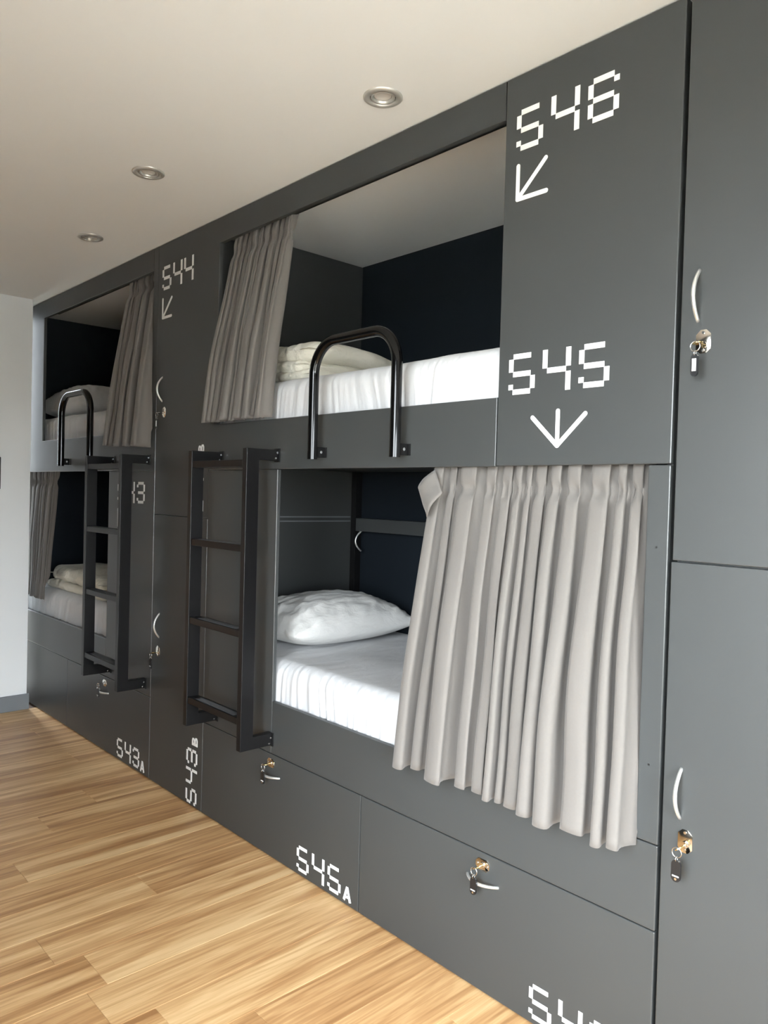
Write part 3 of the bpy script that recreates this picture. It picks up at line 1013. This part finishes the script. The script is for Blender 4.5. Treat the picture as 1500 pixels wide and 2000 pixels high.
# ------------------------------------------------------------------ curtains
def curtain(xt0, xt1, xb0, xb1, zt, zb, yt, yb, nf, label, seed, amp_t=0.020, amp_b=0.036, pinch=0.085, hem=0.01, ret=0.0, bend=0.35, hem_slope=0.0, rest=None):
    """pleated curtain: gathered heading tape, then folds that open towards the hem.
    it leaves its track behind the fascia (yt) and comes out over the board below (yb)"""
    rnd = random.Random(seed)
    # fold boundaries of uneven width
    wts = [rnd.choice((0.5, 0.65, 0.8, 1.0, 1.4, 1.9)) * rnd.uniform(0.85, 1.15) for _ in range(nf)]
    tot = sum(wts)
    edges = [0]
    for w in wts:
        edges.append(edges[-1] + w / tot)
    amps = [rnd.uniform(0.65, 1.25) for _ in range(nf)]
    lean = [rnd.uniform(-0.5, 0.5) for _ in range(nf)]
    hz = [rnd.uniform(-1, 1) for _ in range(nf)]
    per = 18
    nv = 60
    bm = bmesh.new()
    rows = []
    H = zt - zb
    for j in range(nv + 1):
        s = j / nv
        # denser rows near the heading
        s = s ** 1.25
        z = zt - H * s
        dz = zt - z
        x0 = xt0 + (xb0 - xt0) * s
        x1 = xt1 + (xb1 - xt1) * s
        out = smooth01(s / bend) if bend > 0 else s
        out = s ** 0.8
        y0 = yt + (yb - yt) * out
        # amplitude: flared above tape, pinched at the tape, opening downwards
        pin = math.exp(-((dz - pinch) / 0.022) ** 2)
        amp = (amp_t + (amp_b - amp_t) * smooth01(s * 1.3)) * (1 - 0.55 * pin)
        row = []
        if ret > 0:
            for k in range(6):
                t = 1 - k / 6
                row.append(bm.verts.new((x0 + 0.03 * math.sin(t * 2.0) - 0.006 * t, y0 + 0.010 + ret * t, z)))
        for f in range(nf):
            for k in range(per + (1 if f == nf - 1 else 0)):
                t = k / per
                u = edges[f] + (edges[f + 1] - edges[f]) * t
                wdt = (edges[f + 1] - edges[f]) * (x1 - x0)
                ph = 2 * math.pi * t
                # rounded crest facing the room, tight valley behind, crest leaning to one side
                c = -math.cos(ph)
                prof = 2 * abs(math.sin(ph / 2)) ** 0.62 - 1
                xx = x0 + u * (x1 - x0) + lean[f] * wdt * 0.35 * max(0, -c * -1) * smooth01(s * 1.5) * 0.8
                xx += 0.16 * wdt * math.sin(2 * ph) * (1 - 0.5 * pin)
                a = amp * amps[f] * min(1.5, 0.6 + wdt * 9)
                if s < 0.12:
                    a = min(a, 0.034)
                yy = y0 - a * prof
                yy += 0.010 * nz(u * 14, s * 2.2, seed) * smooth01(s * 2)
                xx += 0.012 * nz(u * 6, s * 2.5, seed + 9) * smooth01(s * 2) + pin * 0.003 * nz(u * 80, dz * 60, seed)
                # crease ticks where each pleat is stitched
                if pin > 0.02:
                    yy += 0.006 * pin * math.cos(3 * ph + f)
                zz = z + (hem * hz[f] * math.sin(math.pi * t) * 0.6 + hem_slope * (u - 0.5)) * s ** 6
                if rest is not None:      # stays in front of the board below and of the mattress edge above it
                    board, bed = rest
                    lim = -0.004 + 0.010 * smooth01((zz - board) / 0.02)
                    k_ = smooth01((bed + 0.10 - zz) / 0.09)
                    yy = yy + (min(yy, lim - 0.002 * abs(prof)) - yy) * k_
                row.append(bm.verts.new((xx, yy, zz)))
        rows.append(row)
    for a, b2 in zip(rows, rows[1:]):
        for i in range(len(a) - 1):
            bm.faces.new((a[i], a[i + 1], b2[i + 1], b2[i]))
    # turned hem and cloth thickness
    o = new_obj('curtain', bm, 'curtain', None, smooth=True)
    md = o.modifiers.new('thickness', 'SOLIDIFY')
    md.thickness = 0.0016
    md.offset = 0
    return tag(o, label, 'curtain', 'privacy curtains of the bunks')

lc1 = curtain(-0.835, -0.085, -0.862, -0.052, 1.590, 0.622, 0.060, -0.036, 13, 'grey linen curtain drawn half across the lower S45 berth', 5, amp_b=0.047, rest=(Z_LO, 0.795))
cor = [Vector((-0.860, -0.004, 1.508)), Vector((-0.800, 0.012, 1.566)), Vector((-0.738, -0.018, 1.492)), Vector((-0.795, -0.026, 1.412))]
bm = bmesh.new()
def flap(u, v):
    p = (cor[0] * (1 - u) + cor[1] * u) * (1 - v) + (cor[3] * (1 - u) + cor[2] * u) * v
    return p + Vector((0, -0.014 * math.sin(math.pi * u) + 0.004 * nz(u * 3, v * 3, 1.0), 0))
grid(bm, 10, 10, flap)
fo = new_obj('heading_flap', bm, 'curtain', None, smooth=True)
fo.modifiers.new('thickness', 'SOLIDIFY').thickness = 0.0016
fo.parent = lc1
curtain(-2.085, -1.660, -2.150, -1.690, 2.612, 1.782, 0.060, -0.045, 11, 'grey curtain pushed to the ladder side of the upper S46 berth', 11, amp_b=0.034, rest=(Z_RT, 1.945))
curtain(-3.150, -2.800, -3.190, -2.765, 2.612, 1.700, 0.060, -0.042, 7, 'grey curtain gathered at the open end of the upper berth by the white wall', 17, amp_b=0.036, hem_slope=-0.02, rest=(Z_RT, 1.945))
curtain(-4.75, -4.215, -4.70, -4.285, 1.592, 0.735, 0.056, 0.016, 10, 'dark grey curtain of the lower berth, tucked against the white wall', 23, amp_t=0.014, amp_b=0.016, rest=(Z_LO, 0.803))

# ------------------------------------------------------------------ ceiling lamps
for i, (lx, ly) in enumerate(LAMPS):
    lab = ('recessed round ceiling spotlight nearest sign S46', 'recessed round ceiling spotlight between the other two', 'recessed round ceiling spotlight farthest along towards the white wall')[i]
    t = thing('ceiling_spotlight', (lx, ly, CEIL), lab, 'ceiling light', 'recessed ceiling spotlights')
    bm = bmesh.new()
    add_lathe(bm, lx, ly, [(0.041, CEIL + 0.004), (0.0405, CEIL - 0.004), (0.043, CEIL - 0.0065), (0.056, CEIL - 0.006), (0.0605, CEIL - 0.003), (0.061, CEIL + 0.0005)], 48)
    new_obj('trim_ring', bm, 'lamp', t, smooth=True)
    bm = bmesh.new()
    add_lathe(bm, lx, ly, [(0.0385, CEIL + 0.008), (0.0380, CEIL - 0.002), (0.035, CEIL - 0.005), (0.031, CEIL - 0.002), (0.029, CEIL + 0.010)], 48)
    new_obj('gimbal_ring', bm, 'lamp', t, smooth=True)
    bm = bmesh.new()
    add_lathe(bm, lx, ly, [(0.0275, CEIL + 0.020), (0.0275, CEIL + 0.004), (0.025, CEIL + 0.001), (0.021, CEIL + 0.003), (0.010, CEIL + 0.0045), (0.002, CEIL + 0.005)], 40, True)
    new_obj('bulb', bm, 'bulb', t, smooth=True)
    bm = bmesh.new()
    add_lathe(bm, lx, ly, [(0.0425, CEIL + 0.0), (0.0425, CEIL + 0.09), (0.001, CEIL + 0.09)], 32, True)
    new_obj('housing', bm, 'tag', t)

# ------------------------------------------------------------------ wall plate by the edge of the frame
cp = thing('control_panel', (XW, -0.30, 1.45), 'black rounded control plate on the white wall', 'control panel')
bm = bmesh.new()
add_box(bm, XW, XW + 0.012, -0.40, -0.243, 1.452, 1.660, 0.005, 3)
new_obj('plate', bm, 'tag', cp)
box('display', XW + 0.0115, XW + 0.0130, -0.385, -0.262, 1.53, 1.64, 'darkplate', cp)
